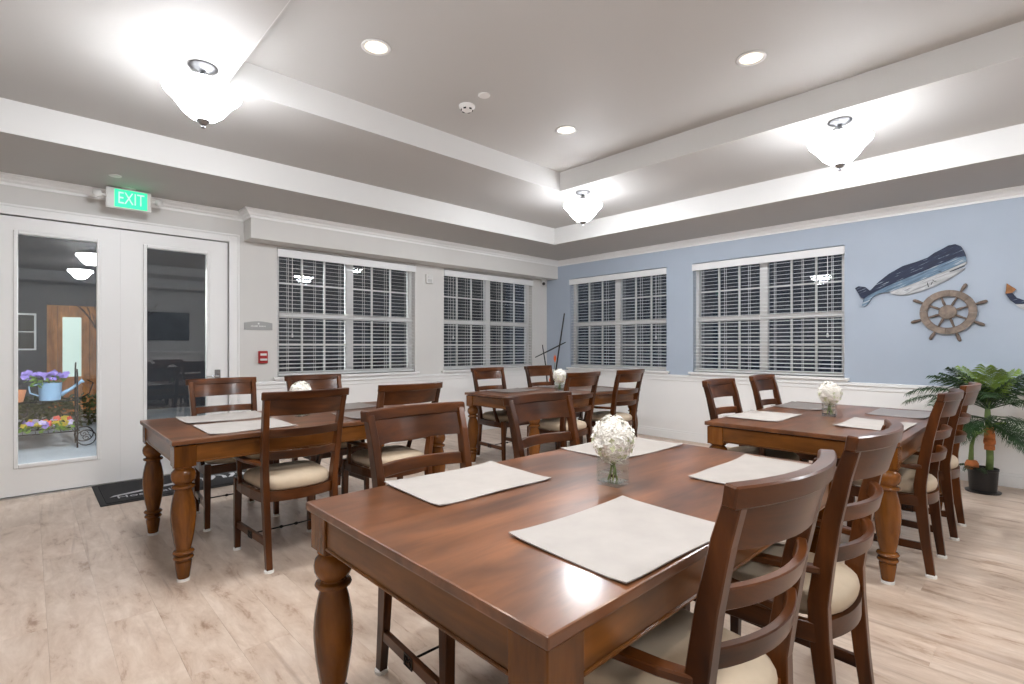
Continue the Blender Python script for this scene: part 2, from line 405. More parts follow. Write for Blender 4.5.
# ------------------------------------------------------------------ windows and blinds
def window(i, wl, u0, u1, label_blind):
    root = D.objects.new('window_%d' % i, None); COL.objects.link(root); struct(root)
    n0, n1 = -.145, -.085
    fr = MB(); t = .045; mid = (u0 + u1) / 2; mw = .045
    wbox(fr, wl, u0, u0 + t, n0, n1, WIN_Z0, WIN_Z1); wbox(fr, wl, u1 - t, u1, n0, n1, WIN_Z0, WIN_Z1)
    wbox(fr, wl, mid - mw, mid + mw, n0, n1, WIN_Z0, WIN_Z1)
    for a, b in ((u0 + t, mid - mw), (mid + mw, u1 - t)):
        wbox(fr, wl, a, b, n0, n1, WIN_Z1 - .045, WIN_Z1); wbox(fr, wl, a, b, n0, n1, WIN_Z0, WIN_Z0 + .05)
    fr.build('window_frame', 'white', root)
    sl = MB(); wbox(sl, wl, u0 - .05, u1 + .05, -.085, .045, WIN_Z0 - .030, WIN_Z0)
    wbox(sl, wl, u0 - .03, u1 + .03, 0, .018, WIN_Z0 - .045, WIN_Z0 - .030)
    sl.build('window_sill', 'white', root, bevel=.004)
    zm = 1.625
    for a, b in ((u0 + t, mid - mw), (mid + mw, u1 - t)):
        m_ = MB(); wbox(m_, wl, a, b, n0 + .005, n1 + .01, zm - .028, zm + .032); m_.build('meeting_rail', 'white', root)
        for z0, z1 in ((WIN_Z0 + .05, zm - .028), (zm + .032, WIN_Z1 - .045)):
            cw = (b - a) / 3; hz = (z0 + z1) / 2
            m_ = MB()
            for k in (1, 2): wbox(m_, wl, a + k * cw - .009, a + k * cw + .009, -.128, -.102, z0, z1)
            wbox(m_, wl, a, b, -.127, -.103, hz - .009, hz + .009)
            m_.build('muntin_grid', 'white', root)
            for k in range(3):
                for q0, q1 in ((z0, hz), (hz, z1)):
                    p = MB(); wbox(p, wl, a + k * cw + .001, a + (k + 1) * cw - .001, -.118, -.113, q0 + .001, q1 - .001)
                    p.build('pane', 'glass', root)
    # blind hanging in the recess
    bl = thing('window_blind', label_blind, 'blind', wpt(wl, mid, 0, WIN_Z1), 0, 'white slatted window blinds')
    org = Vector(wpt(wl, mid, 0, WIN_Z1))
    def part(mb, nm, mat, **k):
        o = mb.build(nm, mat, bl, **k)
        for v in o.data.vertices: v.co -= org
        return o
    v = MB(); wbox(v, wl, u0 - .004, u1 + .004, .000, .022, 2.275, 2.36); wbox(v, wl, u0 + .004, u1 - .004, -.05, 0, 2.30, 2.35)
    wbox(v, wl, u0 - .004, u1 + .004, .022, .027, 2.345, 2.36)
    part(v, 'valance', 'slat')
    su0, su1 = u0 + .012, u1 - .012
    sm = MB(); L_ = (su1 - su0) / 2
    hw, dz, c = .0235, -.0035, .0015
    prof = [(-hw, -dz), (0, c), (hw, dz), (hw, dz - .0025), (0, c - .0025), (-hw, -dz - .0025)]
    if wl == 'L': sm.prism(prof, lambda a, b: (a, -L_, b), lambda a, b: (a, L_, b))
    else: sm.prism(prof, lambda a, b: (-L_, -a, b), lambda a, b: (L_, -a, b))
    me = sm.mesh('slat')
    z = 2.255; nn = -.032
    while z > WIN_Z0 + .05:
        p = Vector(wpt(wl, mid, nn, z)) - org
        link('slat', me, 'slat', bl, p); z -= .0455
    br = MB(); wbox(br, wl, su0, su1, nn - .025, nn + .025, WIN_Z0 + .012, WIN_Z0 + .030); part(br, 'bottom_rail', 'slat', bevel=.003)
    for k in range(6):
        u = su0 + .11 + k * (su1 - su0 - .22) / 5
        cd = MB()
        for off in (-.026, .026): wbox(cd, wl, u - .0018, u + .0018, nn + off - .001, nn + off + .001, WIN_Z0 + .03, 2.28)
        part(cd, 'ladder_cord', 'slat')
    uu = u1 - .16 if wl == 'R' else u0 + .16
    zt = 1.42
    tc = MB(); wbox(tc, wl, uu - .0025, uu + .0025, .004, .008, zt, 2.276); part(tc, 'pull_cord', 'slat')
    ts = MB().lathe([(.004, .0), (.009, -.01), (.011, -.04), (.004, -.05)], 8, wpt(wl, uu, .006, zt)); part(ts, 'cord_tassel', 'slat', smooth=True)
LB = ['white slatted blind on the window nearest the exit doors', 'white slatted blind on the grey wall window nearest the corner',
      'white slatted blind on the blue wall window nearest the corner', 'white slatted blind on the blue wall window beside the wooden whale']
for i, (wl, a, b) in enumerate(WINS): window(i + 1, wl, a, b, LB[i])

# ------------------------------------------------------------------ doors
casing = MB()
wbox(casing, 'L', DOOR[1], DOOR[1] + .10, -.06, .022, 0, DOOR[2] + .085); wbox(casing, 'L', DOOR[0] - .10, DOOR[0], -.06, .022, 0, DOOR[2] + .085)
wbox(casing, 'L', DOOR[0], DOOR[1], -.06, .022, DOOR[2], DOOR[2] + .085)
wbox(casing, 'L', DOOR[0] - .1, DOOR[1] + .10, .022, .032, DOOR[2] + .065, DOOR[2] + .085)
wbox(casing, 'L', DOOR[1] + .08, DOOR[1] + .10, .022, .030, 0, DOOR[2] + .065)
struct(casing.build('trim_31', 'white', bevel=.003))
thr = MB(); wbox(thr, 'L', DOOR[0], DOOR[1], -TH, .01, -.01, .014); struct(thr.build('trim_32', 'chrome', bevel=.003))
def door(i, u0, u1, g0, g1):
    root = D.objects.new('door_%d' % i, None); COL.objects.link(root); struct(root)
    z0, z1 = .018, DOOR[2] - .008; gz0, gz1 = .275, 2.215; n0, n1 = -.055, -.010
    m_ = MB()
    wbox(m_, 'L', u0, g0, n0, n1, z0, z1); wbox(m_, 'L', g1, u1, n0, n1, z0, z1); wbox(m_, 'L', g0, g1, n0, n1, z0, gz0); wbox(m_, 'L', g0, g1, n0, n1, gz1, z1)
    m_.build('door_leaf', 'white', root)
    fr = MB(); b = .030
    wbox(fr, 'L', g0 - b, g0, n1, n1 + .014, gz0 - b, gz1 + b); wbox(fr, 'L', g1, g1 + b, n1, n1 + .014, gz0 - b, gz1 + b)
    wbox(fr, 'L', g0, g1, n1, n1 + .014, gz0 - b, gz0); wbox(fr, 'L', g0, g1, n1, n1 + .014, gz1, gz1 + b)
    fr.build('glass_bead', 'white', root, bevel=.005)
    g = MB(); wbox(g, 'L', g0, g1, -.036, -.030, gz0, gz1); g.build('pane', 'door_glass', root)
    return root
door(1, DOOR[0] + .004, .619, -.066, .448)
d2 = door(2, .626, DOOR[1] - .006, .821, 1.325)
h = MB(); wbox(h, 'L', 1.395, 1.45, -.010, .002, .83, 1.03); ho = h.build('handle_plate', 'chrome', d2, bevel=.004)
h = MB().tube([(XL + .002, 1.422, .965), (XL + .045, 1.422, .965), (XL + .05, 1.40, .965), (XL + .05, 1.31, .962)], [.010, .010, .009, .007], 8)
h.build('lever', 'chrome', d2, smooth=True)
h = MB().lathe([(.016, 0), (.016, .012), (.008, .014)], 12, (0, 0, 0)); o = h.build('lock_cylinder', 'chrome', d2, (XL, 1.422, .885)); o.rotation_euler = (0, PI / 2, 0)
m_ = MB(); wbox(m_, 'L', .6185, .6265, -.05, -.004, .02, DOOR[2] - .01); struct(m_.build('trim_33', 'white'))

# ------------------------------------------------------------------ ceiling lamps
def ceiling_lamp(x, y, label):
    t = thing('ceiling_lamp', label, 'lamp', (x, y, Z2), 0, 'bowl ceiling lamps')
    MB().lathe([(.0, 0), (.075, 0), (.078, -.008), (.070, -.018), (.045, -.026), (.030, -.034), (.0, -.036)], 28).build('canopy', 'lamp_metal', t, smooth=True, smooth_angle=.7)
    MB().lathe([(.014, -.03), (.014, -.05), (.024, -.056), (.027, -.068), (.016, -.08), (.009, -.09), (.009, -.31)], 16).build('stem', 'lamp_metal', t, smooth=True)
    for k in range(3):
        a = 2 * PI * k / 3 + .5; ca, sa = math.cos(a), math.sin(a)
        pts = [(.018, -.085), (.06, -.070), (.11, -.085), (.14, -.112), (.158, -.142), (.160, -.130), (.155, -.105)]
        MB().tube([(r * ca, r * sa, z) for r, z in pts], .0055, 6).build('arm', 'lamp_metal', t, smooth=True)
    outer = [(.0, -.318), (.03, -.316), (.070, -.302), (.106, -.272), (.132, -.236), (.155, -.204), (.178, -.182), (.197, -.162), (.202, -.146), (.196, -.134)]
    inner = [(r - .006 if r > .01 else 0, z + .006) for r, z in reversed(outer)]
    bw = MB().lathe(outer, 48, cap=False).build('bowl', 'bowl', t, smooth=True)
    MB().lathe([outer[-1]] + inner, 48, cap=False).build('bowl_lining', 'lining', bw, smooth=True)
    bd = D.lights.new('bulb', 'POINT'); bd.energy = BULB; bd.color = LAMP_COL; bd.shadow_soft_size = .04
    bo = D.objects.new('bulb', bd); COL.objects.link(bo); bo.parent = t; bo.location = (.0, .035, -.175)
    MB().lathe([(.0, -.312), (.036, -.312), (.036, -.320), (.026, -.328), (.022, -.338), (.012, -.344), (.010, -.350), (.013, -.356), (.009, -.364), (.0, -.366)], 16).build('finial', 'lamp_metal', t, smooth=True, smooth_angle=.7)
    return t
ceiling_lamp(-3.433, .745, 'lit frosted bowl ceiling lamp on the left, largest in view')
ceiling_lamp(-1.068, 4.30, 'lit frosted bowl ceiling lamp on the right before the blue wall')
ceiling_lamp(-3.44, 4.29, 'lit frosted bowl ceiling lamp nearest the far room corner')
for x, y, l in ((-1.068, .745, 'over the front table, above the camera view'), (1.30, .745, 'added in the near right of the room, out of view'), (1.30, 4.30, 'added right of the wooden anchor, out of view')):  # lamps out of view, added to continue the rows and light the room
    ceiling_lamp(x, y, 'lit frosted bowl ceiling lamp ' + l)

def downlight(x, y, label):
    t = thing('recessed_light', label, 'light', (x, y, Z3), 0, 'recessed ceiling lights')
    MB().lathe([(.068, .0), (.088, -.001), (.090, -.005), (.070, -.006), (.066, -.004)], 32, cap=False).build('trim_ring', 'plastic', t, smooth=True)
    MB().lathe([(.0, -.0025), (.067, -.0025), (.067, -.0005), (0, -.0005)], 32, cap=False).build('lens', 'can_lens', t)
    bd = D.lights.new('downlight', 'SPOT'); bd.energy = CAN * 4; bd.color = (1.0, .90, .78); bd.shadow_soft_size = .06; bd.spot_size = 2.3; bd.spot_blend = 1.0
    bo = D.objects.new('downlight', bd); COL.objects.link(bo); bo.parent = t; bo.location = (0, 0, -.012)
downlight(-2.866, 1.555, 'round recessed light near the left lamp')
downlight(-1.327, 3.36, 'round recessed light at upper right of the ceiling')
downlight(-2.85, 3.33, 'round recessed light nearest the inner tray corner')
downlight(-1.33, 1.555, 'added round recessed light over the front table, out of view')  # this and the next two: unseen downlights added for more downward light
downlight(.21, 1.555, 'added unseen round recessed light behind the viewer on the near row')
downlight(.21, 3.36, 'added unseen round recessed light right of the view on the far row')

t = thing('smoke_detector', 'white smoke detector with dark vents on the ceiling centre', 'detector', (-3.09, 2.444, Z3))
MB().lathe([(.0, 0), (.062, 0), (.062, -.012), (.050, -.022), (.044, -.030), (.030, -.040), (.0, -.042)], 24).build('housing', 'plastic', t, smooth=True, smooth_angle=.6)
for k in range(6):
    a = k * PI / 3; MB().box(-.010, .010, -.003, .003, -.006, .006).build('vent', 'black', t, (.043 * math.cos(a), .043 * math.sin(a), -.031)).rotation_euler = (0, 0, a + PI / 2)
tag(MB().lathe([(.0, 0), (.045, 0), (.045, -.004), (.040, -.008), (.0, -.009)], 24).build('sprinkler_cover', 'plastic', None, (-2.87, 2.43, Z3), smooth=True, smooth_angle=.6),
    'flat round sprinkler cover beside the smoke detector', 'sprinkler')
tag(MB().lathe([(.0, 0), (.045, 0), (.045, -.004), (.040, -.008), (.0, -.009)], 24).build('sprinkler_cover', 'plastic', None, (-5.35, .52, Z1), smooth=True, smooth_angle=.6),
    'flat round sprinkler cover on the soffit left of the exit sign', 'sprinkler')

# ------------------------------------------------------------------ exit sign
ex = thing('exit_sign', 'green lit exit sign with white housing above the glass doors', 'exit sign', (-5.72, .655, Z1 + .01))
MB().lathe([(0, 0), (.055, 0), (.055, -.010), (.02, -.016), (.02, -.03), (0, -.03)], 16).build('canopy', 'plastic', ex, smooth=True, smooth_angle=.6)
hs = MB().box(-.022, .022, -.165, .165, -.20, -.022).build('housing', 'plastic', ex, bevel=.012, seg=2)
MB().box(.0215, .0245, -.105, .132, -.190, -.034).build('green_panel', 'exit_g', ex)
tm = text_mesh('EXIT', .150, .0015); tx = link('lettering', tm, 'exit_l', ex, (.0255, .014, -.112)); tx.rotation_euler = (PI / 2, 0, PI / 2); tx.scale = (.64, 1, 1)
for s_ in (-1, 1):
    MB().tube([(0, s_ * .165, -.10), (.01, s_ * .20, -.10)], .012, 8).build('lamp_arm', 'plastic', ex)
    MB().lathe([(.0, -.028), (.022, -.026), (.032, -.005), (.034, .012), (.026, .024), (0, .026)], 14).build('emergency_lamp', 'plastic', ex, (.012, s_ * .222, -.10), smooth=True).rotation_euler = (0, 1.25, s_ * .3)

# ------------------------------------------------------------------ small wall things on the left wall
pq = thing('wall_plaque', 'grey arched room plaque on the wall right of the doors', 'plaque', (XL, 1.817, 1.45))
poly = [(-.143, 0), (.143, 0), (.143, .075)] + [(.143 - .286 * k / 10, .075 + .018 * math.sin(PI * k / 10)) for k in range(1, 10)] + [(-.143, .075)]
MB().prism(poly, lambda a, b: (0, a, b), lambda a, b: (.012, a, b)).build('plate', 'plaque', pq)
x = -.078
for k in range(13):
    wd = random.choice((.007, .009, .010))
    if k != 6: MB().box(.012, .0135, x, x + wd, .034, .034 + random.choice((.011, .012, .014))).build('letter', 'plaque_txt', pq)
    x += .0118
MB().lathe([(0, 0), (.010, 0), (.010, .0015), (0, .0015)], 12).build('symbol', 'plaque_txt', pq, (.012, 0, .068)).rotation_euler = (0, PI / 2, 0)
pu = thing('fire_alarm_pull', 'red fire alarm pull station between the doors and the window', 'fire alarm', (XL, 1.86, 1.085))
MB().box(0, .035, -.047, .047, 0, .135).build('housing', 'red', pu, bevel=.006)
MB().box(.035, .050, -.036, .036, .030, .052).build('pull_handle', 'plastic', pu, bevel=.003)
MB().box(.035, .038, -.032, .032, .085, .108).build('label_strip', 'plastic', pu)
al = thing('wall_alarm', 'small white alarm box on the wall between the grey wall windows', 'alarm', (XL, 4.03, 2.14))
MB().box(0, .035, -.055, .055, 0, .125).build('housing', 'plastic', al, bevel=.006); MB().box(.035, .045, -.035, .035, .075, .108).build('strobe_lens', 'plastic', al, bevel=.006)
for k in range(3): MB().box(.035, .037, -.035, .035, .02 + k * .014, .026 + k * .014).build('grille_slot', 'plaque', al)
sc = thing('security_camera', 'small white security camera under the soffit near the corner', 'camera', (XL + .055, 6.30, 2.396))
MB().lathe([(0, 0), (.042, 0), (.042, -.012), (.015, -.016), (.015, -.04), (0, -.04)], 16).build('mount', 'plastic', sc, smooth=True, smooth_angle=.6)
MB().lathe([(0, -.06), (.034, -.06), (.038, -.05), (.038, .04), (0, .045)], 18).build('camera_body', 'plastic', sc, (.0, -.0, -.062), smooth=True, smooth_angle=.6).rotation_euler = (0, -PI / 2 + .25, -.75)
MB().lathe([(0, 0), (.026, 0), (.026, .004), (0, .006)], 16).build('lens', 'black', sc, (.044, -.041, -.078)).rotation_euler = (0, PI / 2 + .25, -.75)

# ------------------------------------------------------------------ door rug
rg = thing('door_mat', 'black entrance mat with pale printed logo before the glass doors', 'rug', (-5.55, 1.02, 0))
MB().box(-.385, .385, -.61, .61, 0, .006).build('rubber_border', 'rug_edge', rg, bevel=.003)
MB().box(-.345, .345, -.57, .57, .004, .011).build('pile', 'rug', rg, bevel=.003)
MB().prism([(.16, -.53), (.03, -.02), (-.07, .10), (-.04, -.02), (.115, -.50)], lambda a, b: (a, b, .011), lambda a, b: (a, b, .012)).build('printed_swoosh', 'rug_txt', rg)
tm = text_mesh('Hospitality', .115, .0006); o = link('lettering', tm, 'rug_txt', rg, (.20, -.24, .0115)); o.rotation_euler = (0, 0, PI / 2)
x = .06
for k in range(6):      # bold printed shapes, mostly hidden behind the table legs
    sk = .02 * (-1) ** k
    MB().prism([(-.08, x + sk), (-.02, x + .03), (.08, x - sk), (.085, x + .035 - sk), (.0, x + .06), (-.075, x + .045 + sk)], lambda a, b: (a, b, .011), lambda a, b: (a, b, .0118)).build('printed_shape', 'rug_txt', rg); x += .085

# ------------------------------------------------------------------ tables
TW, TL, THT = 1.06, 1.80, .770
def make_table(label, x0, y0):
    t = thing('dining_table', label, 'table', (x0 + TW / 2, y0 + TL / 2, 0), 0, 'dark wooden dining tables')
    hx, hy = TW / 2, TL / 2
    MB().box(-hx, hx, -hy, hy, THT - .026, THT).build('table_top', 'tabletop', t, bevel=.005, seg=2)
    MB().box(-hx + .024, hx - .024, -hy + .024, hy - .024, THT - .033, THT - .026).build('reveal', 'black', t)
    ins, bk = .065, .052
    for sx in (-1, 1):
        for sy in (-1, 1):
            cx, cy = sx * (hx - ins), sy * (hy - ins)
            prof = [(0, .012), (.027, .012), (.030, .020), (.040, .095), (.040, .106), (.034, .110), (.034, .114), (.046, .119), (.050, .127), (.046, .135), (.035, .139), (.035, .143), (.048, .148), (.053, .157), (.048, .166), (.036, .170),
                    (.037, .176), (.046, .22), (.055, .28), (.0605, .34), (.061, .375), (.057, .42), (.048, .468), (.041, .494), (.041, .500), (.054, .505), (.057, .512), (.054, .519), (.041, .524),
                    (.041, .529), (.051, .538), (.0585, .556), (.0600, .573), (.056, .592), (.045, .605), (.040, .609), (.040, .612), (.050, .616), (.050, .626), (0, .626)]
            lg = MB().lathe(prof, 28).build('leg', 'leg_wood', t, (cx, cy, 0), smooth=True, smooth_angle=.75)
            MB().box(-bk, bk, -bk, bk, .622, THT - .033).build('leg_block', 'leg_wood', lg, bevel=.003)
            MB().lathe([(0, 0), (.031, 0), (.031, .014), (.026, .016), (0, .016)], 16).build('felt_glide', 'felt', lg)
    az0, az1 = .640, THT - .033
    for s in (-1, 1):
        a = MB().box(-hx + ins + bk, hx - ins - bk, s * (hy - .020), s * (hy - .045), az0, az1).build('apron', 'apron_x', t, bevel=.002)
        MB().box(-hx + ins + bk, hx - ins - bk, s * (hy - .015), s * (hy - .042), az0, az0 + .010).build('bead', 'apron_x', a, bevel=.003)
        a = MB().box(s * (hx - .020), s * (hx - .045), -hy + ins + bk, hy - ins - bk, az0, az1).build('apron', 'apron_y', t, bevel=.002)
        MB().box(s * (hx - .015), s * (hx - .042), -hy + ins + bk, hy - ins - bk, az0, az0 + .010).build('bead', 'apron_y', a, bevel=.003)
    return t
TABLES = {'front': (-1.655, .647), 'door': (-4.24, .545), 'corner': (-4.405, 3.45), 'blue': (-1.605, 3.29)}
make_table('large dark wooden table in the foreground, nearest the viewer', *TABLES['front'])
make_table('dark wooden table on the left before the glass doors', *TABLES['door'])
make_table('dark wooden table in the far corner of the room', *TABLES['corner'])
make_table('dark wooden table on the right before the blue wall', *TABLES['blue'])

# ------------------------------------------------------------------ chairs
POST = [(-.240, .195, .010), (-.216, .197, .20), (-.196, .200, .40), (-.193, .202, .50), (-.209, .209, .62), (-.231, .214, .76), (-.262, .219, .90), (-.290, .223, .995)]
def post_at(z):
    for a, b in zip(POST, POST[1:]):
        if a[2] <= z <= b[2]:
            k = (z - a[2]) / (b[2] - a[2]); return a[0] + k * (b[0] - a[0]), a[1] + k * (b[1] - a[1])
    return POST[-1][0], POST[-1][1]
def slat_mesh(mb, z0, z1, hw, thick, bow, off=0.0, n=12):
    rings = []
    for k in range(n + 1):
        y = -hw + 2 * hw * k / n; c = 1 - (y / hw) ** 2; sl = bow * 2 * y / hw ** 2
        nx, ny = 1 / math.hypot(1, sl), -sl / math.hypot(1, sl)
        r = []
        for z, s in ((z0, -1), (z0, 1), (z1, 1), (z1, -1)):
            px = post_at(min(max(z, .01), .995))[0] + off - bow * c
            r.append((px + s * thick / 2 * nx, y + s * thick / 2 * ny, z))
        rings.append(r)
    return mb.rings(rings)
def make_chair():
    t = D.objects.new('dining_chair', None); COL.objects.link(t)
    for s in (-1, 1):
        path = [(x, s * y, z) for x, y, z in POST]
        half = [(.016, .019), (.017, .023), (.018, .028), (.018, .028), (.018, .026), (.017, .024), (.016, .021), (.016, .018)]
        lg = MB().bar(path, half, (0, 1, 0)).build('rear_leg', 'wood_z', t, bevel=.003)
        MB().lathe([(0, 0), (.026, 0), (.027, .012), (.022, .017), (0, .017)], 12).build('felt_glide', 'felt', lg, (-.240, s * .195, 0))
        fl = MB().bar([(.240, s * .228, .010), (.236, s * .228, .22), (.232, s * .226, .455)], [(.016, .016), (.019, .019), (.021, .021)], (0, 1, 0)).build('front_leg', 'wood_z', t, bevel=.003)
        MB().lathe([(0, 0), (.023, 0), (.024, .012), (.020, .017), (0, .017)], 12).build('felt_glide', 'felt', fl, (.240, s * .228, 0))
        st = MB().bar([(-.222, s * .198, .160), (.236, s * .226, .160)], (.011, .020), (0, 1, 0)).build('side_stretcher', 'wood_x', t, bevel=.002)
        pm = MB()
        pm.box(-.030, .030, -.0015, .0015, -.022, -.017); pm.box(-.030, .030, -.0015, .0015, .017, .022); pm.box(-.030, -.025, -.0015, .0015, -.022, .022); pm.box(.025, .030, -.0015, .0015, -.022, .022)
        pm.tube([(-.02, 0, -.012), (-.008, 0, .012), (0, 0, -.004), (.008, 0, .012), (.02, 0, -.012)], .003, 5); pm.tube([(-.02, 0, .012), (0, 0, .0), (.02, 0, .012)], .003, 5)
        pm.build('iron_plaque', 'iron', st, (.0, s * (.2115 + .0135), .160)).rotation_euler = (0, 0, s * .06)
        MB().bar([(-.195, s * .205, .412), (-.05, s * .226, .412), (.10, s * .234, .412), (.236, s * .228, .412)], (.012, .030), (0, 1, 0)).build('side_rail', 'wood_x', t, bevel=.003)
        arm = MB().bar([(-.200, s * .212, .606), (-.13, s * .232, .604), (-.03, s * .250, .603), (.08, s * .258, .605), (.18, s * .258, .608), (.235, s * .254, .610)],
                       [(.017, .011), (.019, .011), (.021, .011), (.022, .011), (.022, .011), (.017, .010)], (0, 1, 0)).build('arm', 'wood_x', t, bevel=.004)
        MB().bar([(.155, s * .236, .438), (.135, s * .244, .50), (.118, s * .252, .56), (.112, s * .255, .598)], [(.013, .017), (.012, .014), (.012, .013), (.014, .015)], (0, 1, 0)).build('arm_support', 'wood_z', t, bevel=.002)
    MB().box(.218, .242, -.212, .212, .384, .442).build('front_rail', 'wood_y', t, bevel=.003)
    rr = MB(); n = 10; rings = []
    for k in range(n + 1):
        y = -.19 + .38 * k / n; x = -.192 - .045 * (1 - (y / .19) ** 2)
        rings.append([(x - .011, y, .384), (x + .011, y, .384), (x + .011, y, .442), (x - .011, y, .442)])
    rr.rings(rings).build('rear_rail', 'wood_y', t, smooth=True, smooth_angle=.6)
    # iron rod between the side stretchers, with knots
    MB().tube([(.0, -.214, .160), (.0, -.05, .160), (.0, .05, .160), (.0, .214, .160)], .0045, 6).tube([(0, -.06, .16), (0, -.045, .16), (0, -.03, .16)], [.004, .011, .004], 8).tube([(0, .03, .16), (0, .045, .16), (0, .06, .16)], [.004, .011, .004], 8).build('iron_rod', 'iron', t, smooth=True)
    # back: cap rail, splat panel, two slats
    slat_mesh(MB(), .973, 1.018, .248, .036, .052, off=.002).build('top_rail', 'wood_y', t, bevel=.004, smooth=True, smooth_angle=.55)
    slat_mesh(MB(), .882, .975, .205, .022, .048, off=-.004).build('back_panel', 'wood_y', t, smooth=True, smooth_angle=.55)
    slat_mesh(MB(), .755, .803, .198, .022, .048, off=-.008).build('back_slat', 'wood_y', t, bevel=.003, smooth=True, smooth_angle=.55)
    slat_mesh(MB(), .628, .676, .194, .022, .048, off=-.008).build('back_slat', 'wood_y', t, bevel=.003, smooth=True, smooth_angle=.55)
    # cushion: rounded pad
    outl = []
    for k in range(40):
        a = 2 * PI * k / 40; ca, sa = math.cos(a), math.sin(a)
        r = 1 / (abs(ca) ** 5 + abs(sa) ** 5) ** .2
        x = .005 + ca * r * .222; y = sa * r * (.212 + .016 * ca * r)
        if x < -.10: x -= .024 * max(0, 1 - (y / .17) ** 2)
        outl.append((x, y))
    rings = []
    for sc_, z in ((.93, .440), (.985, .450), (1.0, .468), (.985, .488), (.93, .503), (.80, .513), (.5, .519), (.02, .521)):
        rings.append([(.0 + (x) * sc_, y * sc_, z) for x, y in outl])
    MB().rings(rings).build('cushion', 'cushion', t, smooth=True)
    return t
CH = make_chair(); used = [False]
def chair(rear_x, cy, face, label, rot=0.0):
    """rear_x: x of the rear feet, face +1 looks to +x, -1 to -x"""
    o = CH if not used[0] else copy_tree(CH); used[0] = True
    o.location = (rear_x + face * .24, cy, 0); o.rotation_euler = (0, 0, (0 if face > 0 else PI) + rot)
    return tag(o, label, 'chair', 'dark wooden dining armchairs')
A = 'dark wooden dining armchair with cream seat, '
chair(-1.80, 1.195, 1, A + 'left side of the foreground table, nearer one')
chair(-1.815, 1.965, 1, A + 'left side of the foreground table, farther one')
chair(-.44, 1.188, -1, A + 'right side of the foreground table, nearest the viewer', -.045)
chair(-.435, 1.925, -1, A + 'right side of the foreground table, farther one')
chair(-3.025, 1.175, -1, A + 'seen whole from behind, nearest at the left table')
chair(-3.055, 1.895, -1, A + 'right side of the left table, farther one')
chair(-4.480, 1.12, 1, A + 'nearest the glass doors')
chair(-4.440, 1.835, 1, A + 'door side of the left table, farther one')
chair(-3.210, 3.955, -1, A + 'near side of the corner table, left one')
chair(-3.210, 4.77, -1, A + 'near side of the corner table, right one')
chair(-4.570, 3.97, 1, A + 'window side of the corner table, left one')
chair(-4.570, 4.84, 1, A + 'window side of the corner table, right one')
chair(-1.695, 3.82, 1, A + 'left side of the blue wall table, left one')
chair(-1.695, 4.66, 1, A + 'left side of the blue wall table, right one')
chair(-.460, 3.80, -1, A + 'right side of the blue wall table, nearer one')
chair(-.445, 4.615, -1, A + 'nearest the potted palm and blue wall')

# ------------------------------------------------------------------ placemats
def placemat(x0, x1, y0, y1, label, mat='mat', rot=0.0, curl=.008):
    nx, ny = 8, 11; th = .003; top = []; bot = []
    cx, cy = (x0 + x1) / 2, (y0 + y1) / 2; ph = random.random() * 6
    for j in range(ny + 1):
        for i in range(nx + 1):
            x = x0 + (x1 - x0) * i / nx - cx; y = y0 + (y1 - y0) * j / ny - cy
            ed = max(abs(i / nx - .5), abs(j / ny - .5)) * 2
            z = .0008 + curl * .25 * (1 + math.sin(ph + 9 * x + 13 * y)) * ed ** 3 + curl * .6 * (abs(i / nx - .5) * 2) ** 6 * (abs(j / ny - .5) * 2) ** 6
            top.append((x, y, z + th)); bot.append((x, y, z))
    n = (nx + 1) * (ny + 1); f = []
    q = lambda i, j: j * (nx + 1) + i
    for j in range(ny):
        for i in range(nx):
            f.append((q(i, j), q(i + 1, j), q(i + 1, j + 1), q(i, j + 1))); f.append((n + q(i, j), n + q(i, j + 1), n + q(i + 1, j + 1), n + q(i + 1, j)))
    for i in range(nx): f.append((q(i, 0), n + q(i, 0), n + q(i + 1, 0), q(i + 1, 0))); f.append((q(i, ny), q(i + 1, ny), n + q(i + 1, ny), n + q(i, ny)))
    for j in range(ny): f.append((q(0, j), q(0, j + 1), n + q(0, j + 1), n + q(0, j))); f.append((q(nx, j), n + q(nx, j), n + q(nx, j + 1), q(nx, j + 1)))
    o = MB().add(top + bot, f).build('placemat', mat, None, (cx, cy, THT), smooth=True, smooth_angle=.8)
    o.rotation_euler = (0, 0, rot)
    tag(o, label, 'placemat', 'placemats on the tables')
P_ = 'pale linen placemat '
placemat(-1.655, -1.30, .928, 1.43, P_ + 'at left front of the foreground table', rot=-.03)
placemat(-.975, -.603, .910, 1.408, P_ + 'at right front of the foreground table, largest in view', rot=-.03)
placemat(-1.63, -1.29, 1.87, 2.40, P_ + 'behind the flowers on the foreground table', rot=-.05)
placemat(-.955, -.615, 1.82, 2.37, P_ + 'before the farther right chair of the foreground table', rot=.02)
placemat(-3.69, -3.25, .74, 1.22, P_ + 'on the left table, nearer the viewer')
placemat(-4.20, -3.80, .74, 1.26, P_ + 'on the left table, nearer the glass doors')
placemat(-3.66, -3.25, 1.62, 2.12, 'grey brown placemat on the left table, nearer the viewer', 'mat_grey')
placemat(-4.20, -3.82, 1.62, 2.12, 'grey brown placemat on the left table, window side', 'mat_grey')
placemat(-1.60, -1.25, 3.56, 4.06, P_ + 'on the blue wall table, left end')
placemat(-.945, -.60, 3.66, 4.16, P_ + 'on the blue wall table, right end')
placemat(-1.60, -1.25, 4.45, 4.95, 'grey brown placemat on the blue wall table, left far end', 'mat_grey')
placemat(-.945, -.60, 4.45, 4.95, 'grey brown placemat on the blue wall table, beside the palm', 'mat_grey')
placemat(-4.37, -4.0, 3.72, 4.22, 'grey brown placemat on the corner table, left window side', 'mat_grey')
placemat(-3.74, -3.37, 3.70, 4.20, 'grey brown placemat on the corner table, left near side', 'mat_grey')
